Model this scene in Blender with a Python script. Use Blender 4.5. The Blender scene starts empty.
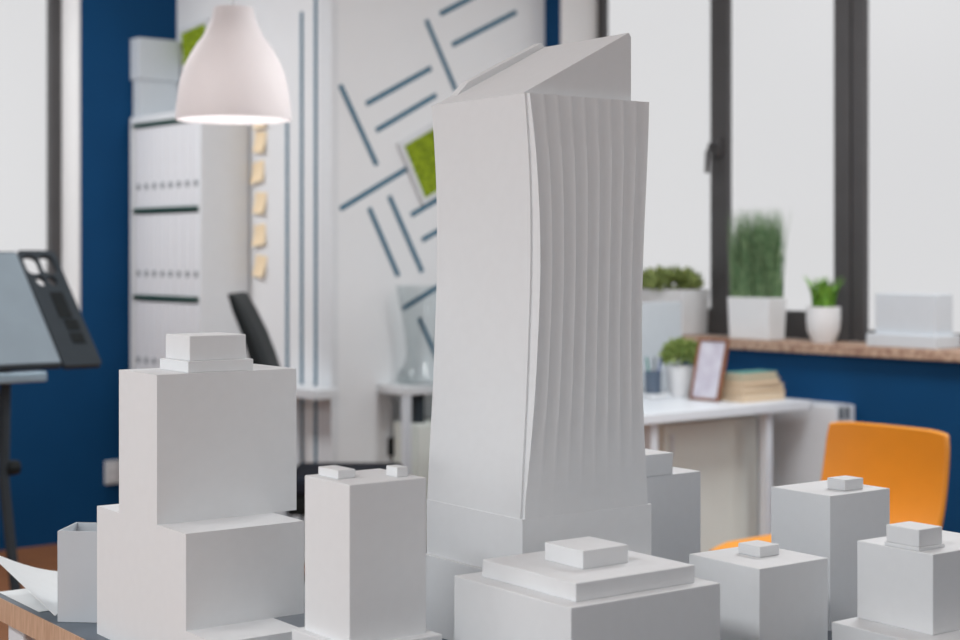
import bpy, bmesh, math, random
from mathutils import Vector, Matrix
random.seed(7)
C = bpy.context.scene.collection
F, HY, CAMZ = 1600.0, 257.0, 1.3            # focal length and horizon in pixels, eye height in metres
AL = math.radians(39.73)                    # room axis against the view axis
AT = math.radians(36.2)                     # table axis against the view axis
RV = Vector((math.sin(AL), math.cos(AL)))   # camera right, in room axes
DV = Vector((-math.cos(AL), math.sin(AL)))  # camera depth, in room axes
TROT = AT - AL                              # table rotation about z

# ---------------------------------------------------------------- measuring helpers (pixel -> place on a known plane)
def w(lat, d, z=0.0):
    p = RV*lat + DV*d
    return Vector((p.x, p.y, z))
def at_t(px, py, t): return w((px-480)/F*t, t, CAMZ+(HY-py)/F*t)
def dirn(px): return RV*((px-480)/F) + DV
def on_x(px, py, X): return at_t(px, py, X/dirn(px).x)
def on_y(px, py, Y): return at_t(px, py, Y/dirn(px).y)
def on_z(px, py, Z): return at_t(px, py, (CAMZ-Z)*F/(py-HY))

# ---------------------------------------------------------------- materials
def lin(c):
    c = c/255.0
    return c/12.92 if c <= .04045 else ((c+.055)/1.055)**2.4
def rgb(r, g, b): return (lin(r), lin(g), lin(b), 1)
def mat(name, col, rough=.6, var=.06, scale=30, bump=.0, spec=.4, metal=0, col2=None, trans=0, stretch=None):
    m = bpy.data.materials.new(name); m.use_nodes = True
    n, l = m.node_tree.nodes, m.node_tree.links
    b = n['Principled BSDF']
    b.inputs['Roughness'].default_value = rough
    b.inputs['Specular IOR Level'].default_value = spec
    b.inputs['Metallic'].default_value = metal
    b.inputs['Transmission Weight'].default_value = trans
    tc = n.new('ShaderNodeTexCoord'); nz = n.new('ShaderNodeTexNoise'); nz.inputs['Scale'].default_value = scale
    nz.inputs['Detail'].default_value = 4
    src = tc.outputs['Object']
    if stretch:
        mp = n.new('ShaderNodeMapping'); mp.inputs['Scale'].default_value = stretch
        l.new(src, mp.inputs['Vector']); src = mp.outputs['Vector']
    l.new(src, nz.inputs['Vector'])
    rp = n.new('ShaderNodeValToRGB'); l.new(nz.outputs['Fac'], rp.inputs['Fac'])
    c1 = rgb(*col); c2 = rgb(*col2) if col2 else tuple(min(1, x*(1-var)) for x in c1[:3])+(1,)
    rp.color_ramp.elements[0].position = .35; rp.color_ramp.elements[1].position = .65
    rp.color_ramp.elements[0].color = c2; rp.color_ramp.elements[1].color = c1
    l.new(rp.outputs['Color'], b.inputs['Base Color'])
    if bump:
        bp = n.new('ShaderNodeBump'); bp.inputs['Strength'].default_value = bump; bp.inputs['Distance'].default_value = .002
        l.new(nz.outputs['Fac'], bp.inputs['Height']); l.new(bp.outputs['Normal'], b.inputs['Normal'])
    return m
M = dict(
    card=mat('white_card', (229, 232, 234), .62, .015, 60, .02),
    wall_white=mat('white_paint', (238, 241, 243), .7, .015, 6),
    wall_blue=mat('blue_paint', (8, 66, 110), .65, .06, 4, spec=.15),
    stripe=mat('blue_tape', (30, 100, 128), .5, .06, 30),
    white=mat('white_laminate', (226, 230, 233), .4, .02, 20),
    white_metal=mat('white_metal', (222, 228, 234), .35, .02, 20),
    cream=mat('cream_laminate', (236, 242, 236), .5, .02, 8),
    frame=mat('dark_window_frame', (72, 71, 72), .45, .1, 10),
    rev=mat('white_reveal', (232, 232, 232), .7, .02, 8),
    chip=mat('chip_wood', (190, 164, 142), .6, 0, 60, .1, col2=(144, 112, 96)),
    tablewood=mat('pale_wood_edge', (206, 174, 148), .5, 0, 20, col2=(186, 152, 126), stretch=(8, 1, 1)),
    slate=mat('slate_top', (92, 104, 116), .35, .08, 10),
    floor=mat('floor_wood', (150, 100, 62), .5, 0, 8, col2=(112, 70, 40), stretch=(6, .6, 1)),
    ceil=mat('ceiling_paint', (235, 235, 235), .8, .01, 5),
    black=mat('black_plastic', (24, 30, 32), .55, .1, 30, spec=.2),
    navy=mat('dark_navy_fabric', (24, 30, 44), .9, .15, 200, .3),
    board=mat('drawing_sheet', (140, 155, 165), .5, .06, 12),
    dgrey=mat('dark_grey_plastic', (54, 62, 68), .55, .1, 20, spec=.2),
    steel=mat('pale_steel', (150, 172, 186), .35, .05, 20, metal=.4),
    orange=mat('orange_plastic', (234, 152, 30), .38, .05, 10, spec=.5),
    pot=mat('white_ceramic', (226, 228, 230), .4, .02, 20),
    soil=mat('soil', (60, 44, 34), .9, .3, 80, .5),
    grass=mat('grass_green', (130, 156, 116), .6, 0, 40, col2=(84, 120, 80)),
    shrub=mat('shrub_green', (168, 180, 112), .6, 0, 60, col2=(108, 128, 72)),
    bush=mat('bush_green', (168, 184, 108), .6, 0, 60, col2=(112, 140, 72)),
    succ=mat('succulent_green', (128, 176, 60), .5, 0, 60, col2=(80, 130, 50)),
    moss=mat('moss', (158, 180, 36), .9, 0, 45, 1.0, col2=(108, 132, 24)),
    postit=mat('cream_sticky_paper', (250, 228, 192), .7, .05, 20),
    binder=mat('white_binder', (228, 230, 234), .5, .02, 20),
    hole=mat('dark_ring', (96, 106, 112), .4, .05, 30),
    glass_edge=mat('dark_green_shelf', (30, 74, 66), .3, .1, 20),
    box=mat('pale_grey_card', (200, 207, 213), .6, .02, 30),
    paper=mat('white_paper', (232, 238, 240), .7, .02, 40),
    pages=mat('cream_pages', (222, 204, 178), .8, 0, 90, .1, col2=(200, 178, 150), stretch=(1, 1, 12)),
    teal=mat('teal_cover', (92, 160, 150), .5, .05, 20),
    tan=mat('tan_cover', (206, 182, 150), .6, .05, 20),
    brown=mat('brown_wood', (140, 92, 66), .5, 0, 20, col2=(110, 68, 48), stretch=(1, 1, .2)),
    photo=mat('pale_print', (206, 206, 216), .4, 0, 16, col2=(190, 186, 200)),
    pen=mat('blue_pen', (54, 84, 140), .4, .05, 30),
    pengreen=mat('green_pen', (70, 140, 130), .4, .05, 30),
    cup=mat('smoky_cup', (120, 138, 160), .2, .05, 30, trans=.5),
    smoke=mat('grey_socket', (210, 214, 218), .4, .02, 30),
)
def glass_mat(name, tint, gl=.12, rough=.05):
    m = bpy.data.materials.new(name); m.use_nodes = True
    n, l = m.node_tree.nodes, m.node_tree.links
    n.remove(n['Principled BSDF'])
    t = n.new('ShaderNodeBsdfTransparent'); t.inputs['Color'].default_value = tint
    g = n.new('ShaderNodeBsdfGlossy'); g.inputs['Roughness'].default_value = rough
    lw = n.new('ShaderNodeLayerWeight'); lw.inputs['Blend'].default_value = .5
    pw = n.new('ShaderNodeMath'); pw.operation = 'POWER'; pw.inputs[1].default_value = 4
    ml = n.new('ShaderNodeMath'); ml.operation = 'MULTIPLY_ADD'; ml.inputs[1].default_value = gl; ml.inputs[2].default_value = .02
    l.new(lw.outputs['Facing'], pw.inputs[0]); l.new(pw.outputs[0], ml.inputs[0])
    mx = n.new('ShaderNodeMixShader')
    l.new(ml.outputs[0], mx.inputs[0]); l.new(t.outputs[0], mx.inputs[1]); l.new(g.outputs[0], mx.inputs[2])
    l.new(mx.outputs[0], n['Material Output'].inputs['Surface'])
    return m
M['pane'] = glass_mat('window_glass', (.98, .98, .98, 1), 0, .3)
M['clear'] = glass_mat('clear_glass', (.955, .97, .972, 1), .6)
def shade_mat():
    m = bpy.data.materials.new('translucent_white_shade'); m.use_nodes = True
    n, l = m.node_tree.nodes, m.node_tree.links
    b = n['Principled BSDF']; b.inputs['Base Color'].default_value = rgb(236, 234, 235); b.inputs['Roughness'].default_value = .6
    t = n.new('ShaderNodeBsdfTranslucent'); t.inputs['Color'].default_value = rgb(250, 247, 247)
    mx = n.new('ShaderNodeMixShader'); mx.inputs[0].default_value = .35
    l.new(b.outputs[0], mx.inputs[1]); l.new(t.outputs[0], mx.inputs[2]); l.new(mx.outputs[0], n['Material Output'].inputs['Surface'])
    return m
M['shade'] = shade_mat()
def glow(name, col, s):
    m = bpy.data.materials.new(name); m.use_nodes = True
    b = m.node_tree.nodes['Principled BSDF']; b.inputs['Emission Color'].default_value = col; b.inputs['Emission Strength'].default_value = s
    return m
M['bulb'] = glow('lit_bulb', (1, .96, .94, 1), 1.2)

# ---------------------------------------------------------------- object helpers
def obj(name, bm, m, parent=None, smooth=False, loc=None, label=None):
    me = bpy.data.meshes.new(name)
    bmesh.ops.recalc_face_normals(bm, faces=bm.faces)
    bm.to_mesh(me); bm.free()
    me.materials.append(M[m])
    if smooth:
        for p in me.polygons: p.use_smooth = True
        try: me.set_sharp_from_angle(angle=math.radians(40))
        except Exception: pass
    o = bpy.data.objects.new(name, me); C.objects.link(o)
    if parent: o.parent = parent
    if loc is not None: o.location = loc
    if label: o['label'] = label
    return o
def tag(o, label, cat, group=None):
    o['label'] = label; o['category'] = cat
    if group: o['group'] = group
    return o
def thing(name, label, cat, loc=(0, 0, 0), rotz=0, group=None):
    o = bpy.data.objects.new(name, None); C.objects.link(o)
    o.empty_display_size = .1
    o.location = loc; o.rotation_euler = (0, 0, rotz)
    return tag(o, label, cat, group)
def struct(name, bm, m, parent=None, label=None):
    o = obj(name, bm, m, parent)
    o['kind'] = 'structure'
    if label: o['label'] = label
    return o
def dup(root, loc, rotz, label, group=None):
    r = root.copy(); C.objects.link(r); r.location = loc; r.rotation_euler = (0, 0, rotz); r['label'] = label
    if group: r['group'] = group
    for ch in list(root.children):
        c = ch.copy(); C.objects.link(c); c.parent = r
        for g in ch.children:
            d = g.copy(); C.objects.link(d); d.parent = c
    return r
def NB(): return bmesh.new()
def box(bm, x0, x1, y0, y1, z0, z1, bev=0, seg=2, mtx=None):
    r = bmesh.ops.create_cube(bm, size=1)
    vs = r['verts']
    bmesh.ops.scale(bm, vec=(x1-x0, y1-y0, z1-z0), verts=vs)
    bmesh.ops.translate(bm, vec=((x0+x1)/2, (y0+y1)/2, (z0+z1)/2), verts=vs)
    if bev:
        es = list({e for v in vs for e in v.link_edges})
        rr = bmesh.ops.bevel(bm, geom=es, offset=bev, segments=seg, affect='EDGES', profile=.5)
        vs = list({v for v in rr['verts']} | {v for f in rr['faces'] for v in f.verts})
    if mtx is not None:
        vs = list({v for f in vs for v in [f]})
        bmesh.ops.transform(bm, matrix=mtx, verts=vs)
    return bm
def bx(*a, **k): return box(NB(), *a, **k)
def frustum(bm, x0, x1, y0, y1, z0, z1, inset, bev=.004):
    "box narrower at its foot by inset"
    v = [bm.verts.new(p) for p in ((x0+inset, y0+inset, z0), (x1-inset, y0+inset, z0), (x1-inset, y1-inset, z0), (x0+inset, y1-inset, z0),
                                   (x0, y0, z1), (x1, y0, z1), (x1, y1, z1), (x0, y1, z1))]
    for f in ((0, 3, 2, 1), (4, 5, 6, 7), (0, 1, 5, 4), (1, 2, 6, 5), (2, 3, 7, 6), (3, 0, 4, 7)): bm.faces.new([v[i] for i in f])
    if bev: bmesh.ops.bevel(bm, geom=list(bm.edges), offset=bev, segments=2, affect='EDGES', profile=.5)
    return bm
def lathe(prof, n=40, close=True):
    bm = NB(); rings = []
    for r, z in prof:
        if r < 1e-5: rings.append([bm.verts.new((0, 0, z))])
        else: rings.append([bm.verts.new((r*math.cos(2*math.pi*i/n), r*math.sin(2*math.pi*i/n), z)) for i in range(n)])
    for a, b in zip(rings, rings[1:]):
        for i in range(n):
            j = (i+1) % n
            if len(a) == 1 and len(b) == 1: continue
            if len(a) == 1: bm.faces.new((a[0], b[i], b[j]))
            elif len(b) == 1: bm.faces.new((a[i], a[j], b[0]))
            else: bm.faces.new((a[i], a[j], b[j], b[i]))
    return bm
def tube(bm, pts, r, n=10):
    pts = [Vector(p) for p in pts]; rings = []
    rs = r if isinstance(r, (list, tuple)) else [r]*len(pts)
    for i, p in enumerate(pts):
        d = (pts[min(i+1, len(pts)-1)]-pts[max(i-1, 0)]).normalized()
        up = Vector((0, 0, 1)) if abs(d.z) < .9 else Vector((1, 0, 0))
        a = d.cross(up).normalized(); b = d.cross(a)
        rings.append([bm.verts.new(p+(a*math.cos(2*math.pi*k/n)+b*math.sin(2*math.pi*k/n))*rs[i]) for k in range(n)])
    for A, B in zip(rings, rings[1:]):
        for k in range(n): bm.faces.new((A[k], A[(k+1) % n], B[(k+1) % n], B[k]))
    bm.faces.new(rings[0]); bm.faces.new(rings[-1][::-1])
    return bm
def sheet(grid, thick):
    "grid of points -> thin slab"
    bm = NB(); R, K = len(grid), len(grid[0])
    V = [[bm.verts.new(p) for p in row] for row in grid]
    for i in range(R-1):
        for j in range(K-1): bm.faces.new((V[i][j], V[i][j+1], V[i+1][j+1], V[i+1][j]))
    bmesh.ops.recalc_face_normals(bm, faces=bm.faces)
    bmesh.ops.solidify(bm, geom=list(bm.faces), thickness=thick)
    return bm

# ---------------------------------------------------------------- camera
cam = bpy.data.cameras.new('camera'); co = bpy.data.objects.new('camera', cam); C.objects.link(co)
co.location = (0, 0, CAMZ); co.rotation_euler = (math.pi/2, 0, math.pi/2-AL)
cam.sensor_width = 36; cam.lens = F/960*36; cam.shift_y = -(320-HY)/960
cam.clip_start = .05; cam.clip_end = 100
cam.dof.use_dof = True; cam.dof.focus_distance = 2.3; cam.dof.aperture_fstop = 4.3
bpy.context.scene.camera = co

# ---------------------------------------------------------------- the room
XL, YW, YA, XC = -6.80, 4.96, 3.77, -5.50          # left wall, window wall, alcove wall behind the bookcase, side of the wall block
XR, YF, ZC = 3.2, -3.2, 3.0
o = struct('floor', bx(XL-.4, XR, YF, YW+.6, -.06, 0), 'floor')
struct('ceiling', bx(XL-.4, XR, YF, YW+.6, ZC, ZC+.08), 'ceil')
# left wall with its window opening
wy1 = on_x(80, 300, XL).y
wy0, wz0, wz1 = wy1-1.5, .95, 2.75
XG = on_y(62, 300, wy1-.012).x
bm = NB()
box(bm, XL-.3, XL, YF, wy0, 0, ZC); box(bm, XL-.3, XL, wy1, YA+.02, 0, ZC)
box(bm, XL-.3, XL, wy0, wy1, 0, wz0); box(bm, XL-.3, XL, wy0, wy1, wz1, ZC)
struct('wall_left', bm, 'wall_blue')
def reveal(axis, a0, a1, d0, d1, z0, z1, th=.012):
    "white lining of a window opening: two jambs, head and sill board"
    bm = NB()
    for p in ((a0, a0+th, z0, z1), (a1-th, a1, z0, z1), (a0, a1, z1-th, z1)):
        if axis == 'y': box(bm, d0, d1, p[0], p[1], p[2], p[3])
        else: box(bm, p[0], p[1], d0, d1, p[2], p[3])
    return bm
w2 = bpy.data.objects.new('window_2', None); C.objects.link(w2); w2['kind'] = 'structure'
w2.location = (XL, wy0, wz0)
def child(name, bm, m, root, smooth=False, label=None):
    o = obj(name, bm, m, None, smooth, None, label); o.parent = root; o.matrix_parent_inverse = Matrix.Translation(root.location).inverted(); return o
child('window_reveal', reveal('y', wy0, wy1, XG-.05, XL+.004, wz0, wz1), 'rev', w2)
child('window_sill', bx(XG-.05, XL+.03, wy0, wy1, wz0, wz0+.025), 'rev', w2)
fy1 = wy1-.012; fw = fy1-on_x(51, 300, XG).y
bm = NB()
fa0, fa1, fz0, fz1 = wy0+.012, fy1, wz0+.025, wz1-.012
box(bm, XG-.05, XG, fy1-fw, fy1, fz0, fz1, .004); box(bm, XG-.05, XG, fa0, fa0+fw, fz0, fz1, .004)
box(bm, XG-.05, XG, fa0+fw, fy1-fw, fz0, fz0+.05); box(bm, XG-.05, XG, fa0+fw, fy1-fw, fz1-.05, fz1)
child('window_frame', bm, 'frame', w2)
child('pane', bx(XG-.03, XG-.024, fa0+fw, fy1-fw, fz0+.05, fz1-.05), 'pane', w2)
# wall block (bookcase wall + wall with the line pattern)
struct('wall_corner', bx(XL-.3, XC, YA, YW+.1, 0, ZC), 'wall_white')
c0 = on_y(319, 300, YA-.006)
struct('trim_1', bx(c0.x, XC+.006, YA-.006, YA+.03, 0, ZC-.01, .003), 'white')
# window wall
SZ = .965                                           # top of the sill
wx0 = on_y(561, 100, YW).x; wx1 = .6
WZ1 = 2.75
YG = on_x(597, 100, wx0+.012).y
bm = NB()
box(bm, XC, wx0, YW, YG+.04, 0, ZC); box(bm, wx1, XR, YW, YG+.04, 0, ZC)
box(bm, wx0, wx1, YW, YG+.04, 0, SZ-.04); box(bm, wx0, wx1, YW, YG+.04, WZ1, ZC)
struct('wall_back', bm, 'wall_blue')
bm = NB(); box(bm, XL-.3, XR+.2, YF-.2, YF, 0, .8); box(bm, XL-.3, XR+.2, YF-.2, YF, 2.75, ZC)
box(bm, -.2, XR+.2, YF-.2, YF, .8, 2.75); box(bm, XL-.3, -5.0, YF-.2, YF, .8, 2.75)  # out of view; opening shaped and placed for the added front fill
struct('wall_front', bm, 'wall_white')
bm = NB(); box(bm, XR, XR+.2, YF, YW+.2, 0, .8); box(bm, XR, XR+.2, YF, YW+.2, 2.75, ZC); box(bm, XR, XR+.2, YF, .2, .8, 2.75); box(bm, XR, XR+.2, 4.4, YW+.2, .8, 2.75)  # out of view; opening put in to light the right-facing sides
struct('wall_right', bm, 'wall_white')
w1 = bpy.data.objects.new('window_1', None); C.objects.link(w1); w1['kind'] = 'structure'; w1.location = (wx0, YW, SZ)
child('window_reveal', reveal('x', wx0, wx1, YW-.004, YG+.03, SZ, WZ1), 'rev', w1)
def gx(px): return on_y(px, 200, YG).x
bm = NB()
box(bm, wx0+.012, gx(604), YG, YG+.03, SZ, WZ1-.012, .003)
box(bm, gx(710), gx(727.5), YG, YG+.03, SZ, WZ1-.012, .004)
box(bm, gx(835), gx(850.5), YG-.01, YG+.03, SZ, WZ1-.012, .004)
box(bm, gx(851.5), gx(864.5), YG, YG+.03, SZ, WZ1-.012, .004)
x4, x5 = gx(1120), gx(1150)
box(bm, x4, x5, YG, YG+.03, SZ, WZ1-.012, .004); box(bm, wx1-.07, wx1-.012, YG, YG+.03, SZ, WZ1-.012, .004)
zr = on_y(800, 311, YG).z
box(bm, gx(731), gx(835), YG+.005, YG+.028, SZ, zr, .003); box(bm, gx(607), gx(710), YG+.005, YG+.028, SZ, zr, .003)
zr2 = on_y(940, 333, YG).z
box(bm, gx(868), x4, YG+.005, YG+.028, SZ, zr2, .003); box(bm, x5, wx1-.07, YG+.005, YG+.028, SZ, zr2, .003)
box(bm, wx0+.02, wx1-.02, YG+.005, YG+.028, WZ1-.06, WZ1-.012)
child('window_frame', bm, 'frame', w1)
for a, b, z0 in ((gx(607), gx(710), zr), (gx(731), gx(835), zr), (gx(868), x4, zr2), (x5, wx1-.07, zr2)):
    child('pane', bx(a, b, YG+.012, YG+.017, z0, WZ1-.06), 'pane', w1)
h0 = on_y(717, 150, YG); 
bm = NB(); box(bm, h0.x-.012, h0.x+.03, YG-.018, YG+.002, h0.z-.03, h0.z+.05, .005)
tube(bm, [(h0.x, YG-.01, h0.z+.02), (h0.x, YG-.045, h0.z+.02), (h0.x-.008, YG-.05, h0.z-.01), (h0.x-.012, YG-.05, h0.z-.10)], .011)
child('handle', bm, 'frame', w1, True)
struct('trim_2', bx(wx0+.0, wx1, YW-.035, YG+.0, SZ-.038, SZ, .004), 'chip', label='wood chip window sill board')

# ---------------------------------------------------------------- wall decoration
def strip_a(name, px, y0, y1, label, wd=.019):
    a = on_y(px, y0, YA); b = on_y(px, y1, YA)
    return tag(obj(name, bx(-wd/2, wd/2, -.003, 0, 0, a.z-b.z), 'stripe', loc=(a.x, YA-.0003, b.z)), label, 'wall stripe', 'vertical stripes on the bookcase wall')
strip_a('wall_stripe', 287.5, 108, 640, 'vertical blue wall stripe nearest the sticky notes, starting level with the lamp rim')
strip_a('wall_stripe', 302, 12, 640, 'middle one of the vertical blue stripes, its top end showing near the picture top')
strip_a('wall_stripe', 316, -40, 640, 'vertical blue wall stripe nearest the white wall corner, running up out of view')
segs = [((340, 85), (376.5, 165), 'steep blue line beside the wall corner, leftmost of the wall pattern'),
        ((366, 104), (431, 68), 'upper of two slanted blue lines right of the leftmost steep line'),
        ((376, 130.5), (436, 95), 'lower of two parallel slanted blue lines, above the moss picture'),
        ((426, 20), (455.5, 90), 'steep blue line meeting the top left of the tall tower model'),
        ((440, 14), (490, -12), 'slanted blue line cut off by the top of the picture'),
        ((452, 45), (516, 12), 'slanted blue line just above the sloping roof of the tall tower'),
        ((340, 209), (407, 168.5), 'long slanted blue line touching the left of the moss picture frame'),
        ((369, 208), (398, 276), 'left of two parallel steep blue lines below the moss picture'),
        ((389, 196), (422, 272), 'right of two parallel steep blue lines below the moss picture'),
        ((411, 215), (452, 191), 'short slanted blue line just under the moss picture, running behind the tower'),
        ((422, 240), (462, 217), 'short slanted blue line below another, running behind the tower at mid height'),
        ((402, 309), (455, 276), 'slanted blue line seen through the top of the glass vase'),
        ((419, 318), (445, 377), 'steep blue line seen through the middle of the glass vase')]
for a, b, lb in segs:
    P, Q = on_x(a[0], a[1], XC), on_x(b[0], b[1], XC)
    d = Q-P; L = d.length
    o = obj('wall_line', bx(0, .003, 0, L, -.0105, .0105), 'stripe', loc=(XC+.0003, P.y, P.z))
    o.rotation_euler = (math.atan2(d.z, d.y), 0, 0)
    tag(o, lb, 'wall line', 'blue line pattern on the wall')
for i, (px, py) in enumerate(((262, 118), (261, 142), (259, 172), (261, 203), (260.5, 235), (261, 266))):
    p = on_y(px, py, YA); s = .047
    grid = [[(-s+2*s*j/5 + .006*math.sin(i*2.1)*(k/5-.5), -.0009-.022*(k/5)**2*(.6+.4*((j/5) if i % 2 else 1-j/5)), s-2*s*k/5) for j in range(6)] for k in range(6)]
    o = obj('sticky_note', sheet(grid, .0008), 'postit', loc=(p.x, YA, p.z)); o.rotation_euler = (0, math.radians((-4, 5, -8, 3, -5, 4)[i]), 0)
    tag(o, ('cream sticky note at the top, half hidden under the lamp rim', 'second cream sticky note from the top of the column, just below the lamp', 'third cream sticky note from the top of the column',
            'fourth cream sticky note from the top, third from the bottom', 'second cream sticky note from the bottom of the column', 'lowest cream sticky note of the column, above the black chair')[i],
        'sticky note', 'sticky notes down the white wall')
def moss_picture(centre, normal, right, half_w, half_h, rot, label, bumps):
    t = thing('moss_picture', label, 'picture', centre)
    rt = Vector(right); up = Vector((0, 0, 1)); nn = Vector(normal)
    rr = rt*math.cos(rot)+up*math.sin(rot); uu = -rt*math.sin(rot)+up*math.cos(rot)
    mt = Matrix((-rr, nn, uu)).transposed().to_4x4()
    t.rotation_euler = mt.to_euler()
    f = .022
    bm = NB()
    for a in ((-half_w-f, half_w+f, -half_h-f, -half_h), (-half_w-f, half_w+f, half_h, half_h+f), (-half_w-f, -half_w, -half_h, half_h), (half_w, half_w+f, -half_h, half_h)):
        box(bm, a[0], a[1], .001, .02, a[2], a[3], .003)
    obj('picture_frame', bm, 'white', t)
    N = 22; random.seed(bumps)
    V = [[(-half_w+2*half_w*i/N, .006+.012*random.random(), -half_h+2*half_h*j/N) for j in range(N+1)] for i in range(N+1)]
    obj('moss', sheet(V, .006), 'moss', t, True)
    return t
# on the patterned wall (turned), and on the bookcase wall behind the lamp
q0, q1, q2 = on_x(405, 148, XC), on_x(424, 194, XC), on_x(432, 132, XC)
e_r = (q2-q0).normalized(); side = (q1-q0).length
rot = math.atan2(e_r.z, e_r.y)
cen = q0 + e_r*side/2 + (q1-q0)/2
moss_picture(cen, (1, 0, 0), (0, 1, 0), side/2+.014, side/2+.014, rot, 'tilted square moss picture in a white frame beside the tall tower', 3)
ql = on_y(184, 34, YA); qb = on_y(184, 66, YA)
hs = (ql.z-qb.z)/2
moss_picture(Vector((ql.x+hs*1.5+.012, YA, (ql.z+qb.z)/2+.012)), (0, -1, 0), (1, 0, 0), hs*1.5, hs, math.radians(6), 'small green moss picture behind the pendant lamp above the bookcase', 5)
s0 = on_x(112, 472, XL)
t = thing('wall_socket', 'white wall socket plate low on the blue wall left of the stepped building', 'socket', (XL, s0.y, s0.z))
obj('plate', bx(.0005, .012, -.04, .04, -.055, .055, .004), 'smoke', t)
for dz_ in (-.022, .022): obj('socket_insert', bx(.0122, .0135, -.016, .016, dz_-.014, dz_+.014, .0005), 'binder', t)

# ---------------------------------------------------------------- bookcase, binders and box
bxl = XL+.015; bfy = on_x(130, 250, bxl).y; bxr = on_y(201, 250, bfy).x
byb = YA-.012
ZT = on_y(200, 108, bfy).z
shz = [on_y(166, y, bfy).z for y in (121.5, 209, 298)]
step = shz[1]-shz[2]; shz += [shz[2]-step, max(.08, shz[2]-2*step)]
t = thing('bookcase', 'tall white bookcase full of white binders in the blue corner', 'bookcase', ((bxl+bxr)/2, bfy, 0))
hw = (bxr-bxl)/2; dp = byb-bfy
for s in (-1, 1): obj('side_panel', bx(-hw if s < 0 else hw-.02, -hw+.02 if s < 0 else hw, 0, dp, 0, ZT, .002), 'white', t)
obj('top_board', bx(-hw+.02, hw-.02, 0, dp, ZT-.03, ZT, .001), 'white', t)
obj('back_panel', bx(-hw+.02, hw-.02, dp-.008, dp, .0, ZT-.03), 'white', t)
for i, z in enumerate(shz): obj('shelf', bx(-hw+.021, hw-.021, .002, dp-.009, z-.008, z+.008), 'glass_edge', t, label='dark green glass shelf')
tb = None
bw = (2*hw-.05)/8
rowname = ('top', 'middle', 'lower')
bh = step-.03
for r in range(3):
    zb = (shz[r+1]+.0085)
    for k in range(8):
        p = (bxl+.025+bw*(k+.5), bfy+.012, zb)
        nth = ('first', 'second', 'third', 'fourth', 'fifth', 'sixth', 'seventh', 'eighth')[k]
        lb = 'white ring binder, %s from the left in the %s visible bookcase row' % (nth, rowname[r])
        if tb is None:
            tb = thing('ring_binder', lb, 'binder', p, 0, 'white binders in the bookcase')
            obj('spine', bx(-bw/2+.0015, bw/2-.0015, 0, dp-.035, 0, bh, .004), 'binder', tb)
            rg = lathe([(.007, 0), (.014, 0), (.014, .003), (.007, .003), (.007, 0)], 16)
            bmesh.ops.rotate(rg, matrix=Matrix.Rotation(math.pi/2, 3, 'X'), verts=rg.verts)
            bmesh.ops.translate(rg, vec=(0, 0, .10), verts=rg.verts)
            obj('finger_ring', rg, 'hole', tb)
        else: dup(tb, p, 0, lb)
# lidded narrow box on top
ka = on_y(139, 60, bfy+.01); kl = on_y(129.5, 60, bfy+.01)
zl0 = on_y(139, 79, bfy+.01).z; zl1 = on_y(139, 37, bfy+.01).z
wk = ka.x-kl.x
t = thing('archive_box', 'pale grey lidded archive box on top of the bookcase', 'box', (ka.x, bfy+.01, ZT))
obj('box_body', bx(-wk+.018, -.008, .008, .207, 0.0005, zl1-ZT-.004, .002), 'box', t)
obj('lid', bx(-wk, 0, 0, .215, zl0-ZT, zl1-ZT, .004), 'box', t)

# ---------------------------------------------------------------- pendant lamp
LT = 4.2
lp = at_t(233.5, 120, LT); k = LT/F
prof_px = [(57.5, 0), (57, 10), (55.5, 22), (53.5, 35), (51, 46), (47, 57), (42, 66), (36, 76), (31, 82), (27, 90), (23.5, 97), (21.5, 103), (20, 112)]
prof = [(r*k, z*k) for r, z in prof_px]
inner = [(r-.003, z) for r, z in prof[:-1]][::-1]
t = thing('pendant_lamp', 'white bell shaped pendant lamp hanging in front of the bookcase', 'lamp', lp)
bm = lathe(prof+[(.012, prof[-1][1]+.001), (.012, prof[-1][1]-.004)]+inner+[prof[0]], 56)
obj('lamp_shade', bm, 'shade', t, True)
bm = lathe([(0, .10), (.02, .105), (.03, .13), (.027, .155), (.014, .185), (.014, .21), (0, .212)], 24)
obj('bulb', bm, 'bulb', t, True)
obj('cord', tube(NB(), [(0, 0, prof[-1][1]-.01), (0, 0, ZC-lp.z-.03)], .004), 'white', t, True)
obj('ceiling_cup', lathe([(0, ZC-lp.z-.045), (.04, ZC-lp.z-.04), (.05, ZC-lp.z-.001), (0, ZC-lp.z-.001)], 24), 'white', t, True)

# ---------------------------------------------------------------- office chair
ct = 6.0
cp = w(-.50, ct, 0)
t = thing('office_chair', 'black office chair with curved backrest beside the bookcase', 'chair', cp, math.pi/2-AL)
pr = [(-.428, 1.165), (-.426, 1.155), (-.408, 1.10), (-.374, 1.02), (-.345, .93), (-.322, .85), (-.303, .76), (-.293, .64), (-.29, .56)]
thk = [.02, .034, .050, .056, .062, .064, .06, .055, .05]
G = NB(); N = 10; rings = []
for (x, z), th in zip(pr, thk):
    ring = []
    for side_ in (0, 1):
        for j in range(N+1):
            y = -.22+.44*j/N if side_ == 0 else .22-.44*j/N
            e = 1-(abs(y)/.22)**4*.45
            ring.append(G.verts.new((x+.012*(abs(y)/.22)**2 + (th*e if side_ == 0 else 0), y*(.86+.14*min(1, (1.2-z)*4)), z)))
    rings.append(ring)
n_ = len(rings[0])
for A, B in zip(rings, rings[1:]):
    for i in range(n_): G.faces.new((A[i], A[(i+1) % n_], B[(i+1) % n_], B[i]))
G.faces.new(rings[0]); G.faces.new(rings[-1][::-1])
obj('backrest', G, 'black', t, True)
obj('seat', bx(-.21, .20, -.23, .23, .435, .502, .02, 4), 'navy', t, True, label='dark navy padded seat')
obj('seat_shell', bx(-.20, .17, -.20, .20, .36, .434, .01, 2), 'black', t, True)
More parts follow.
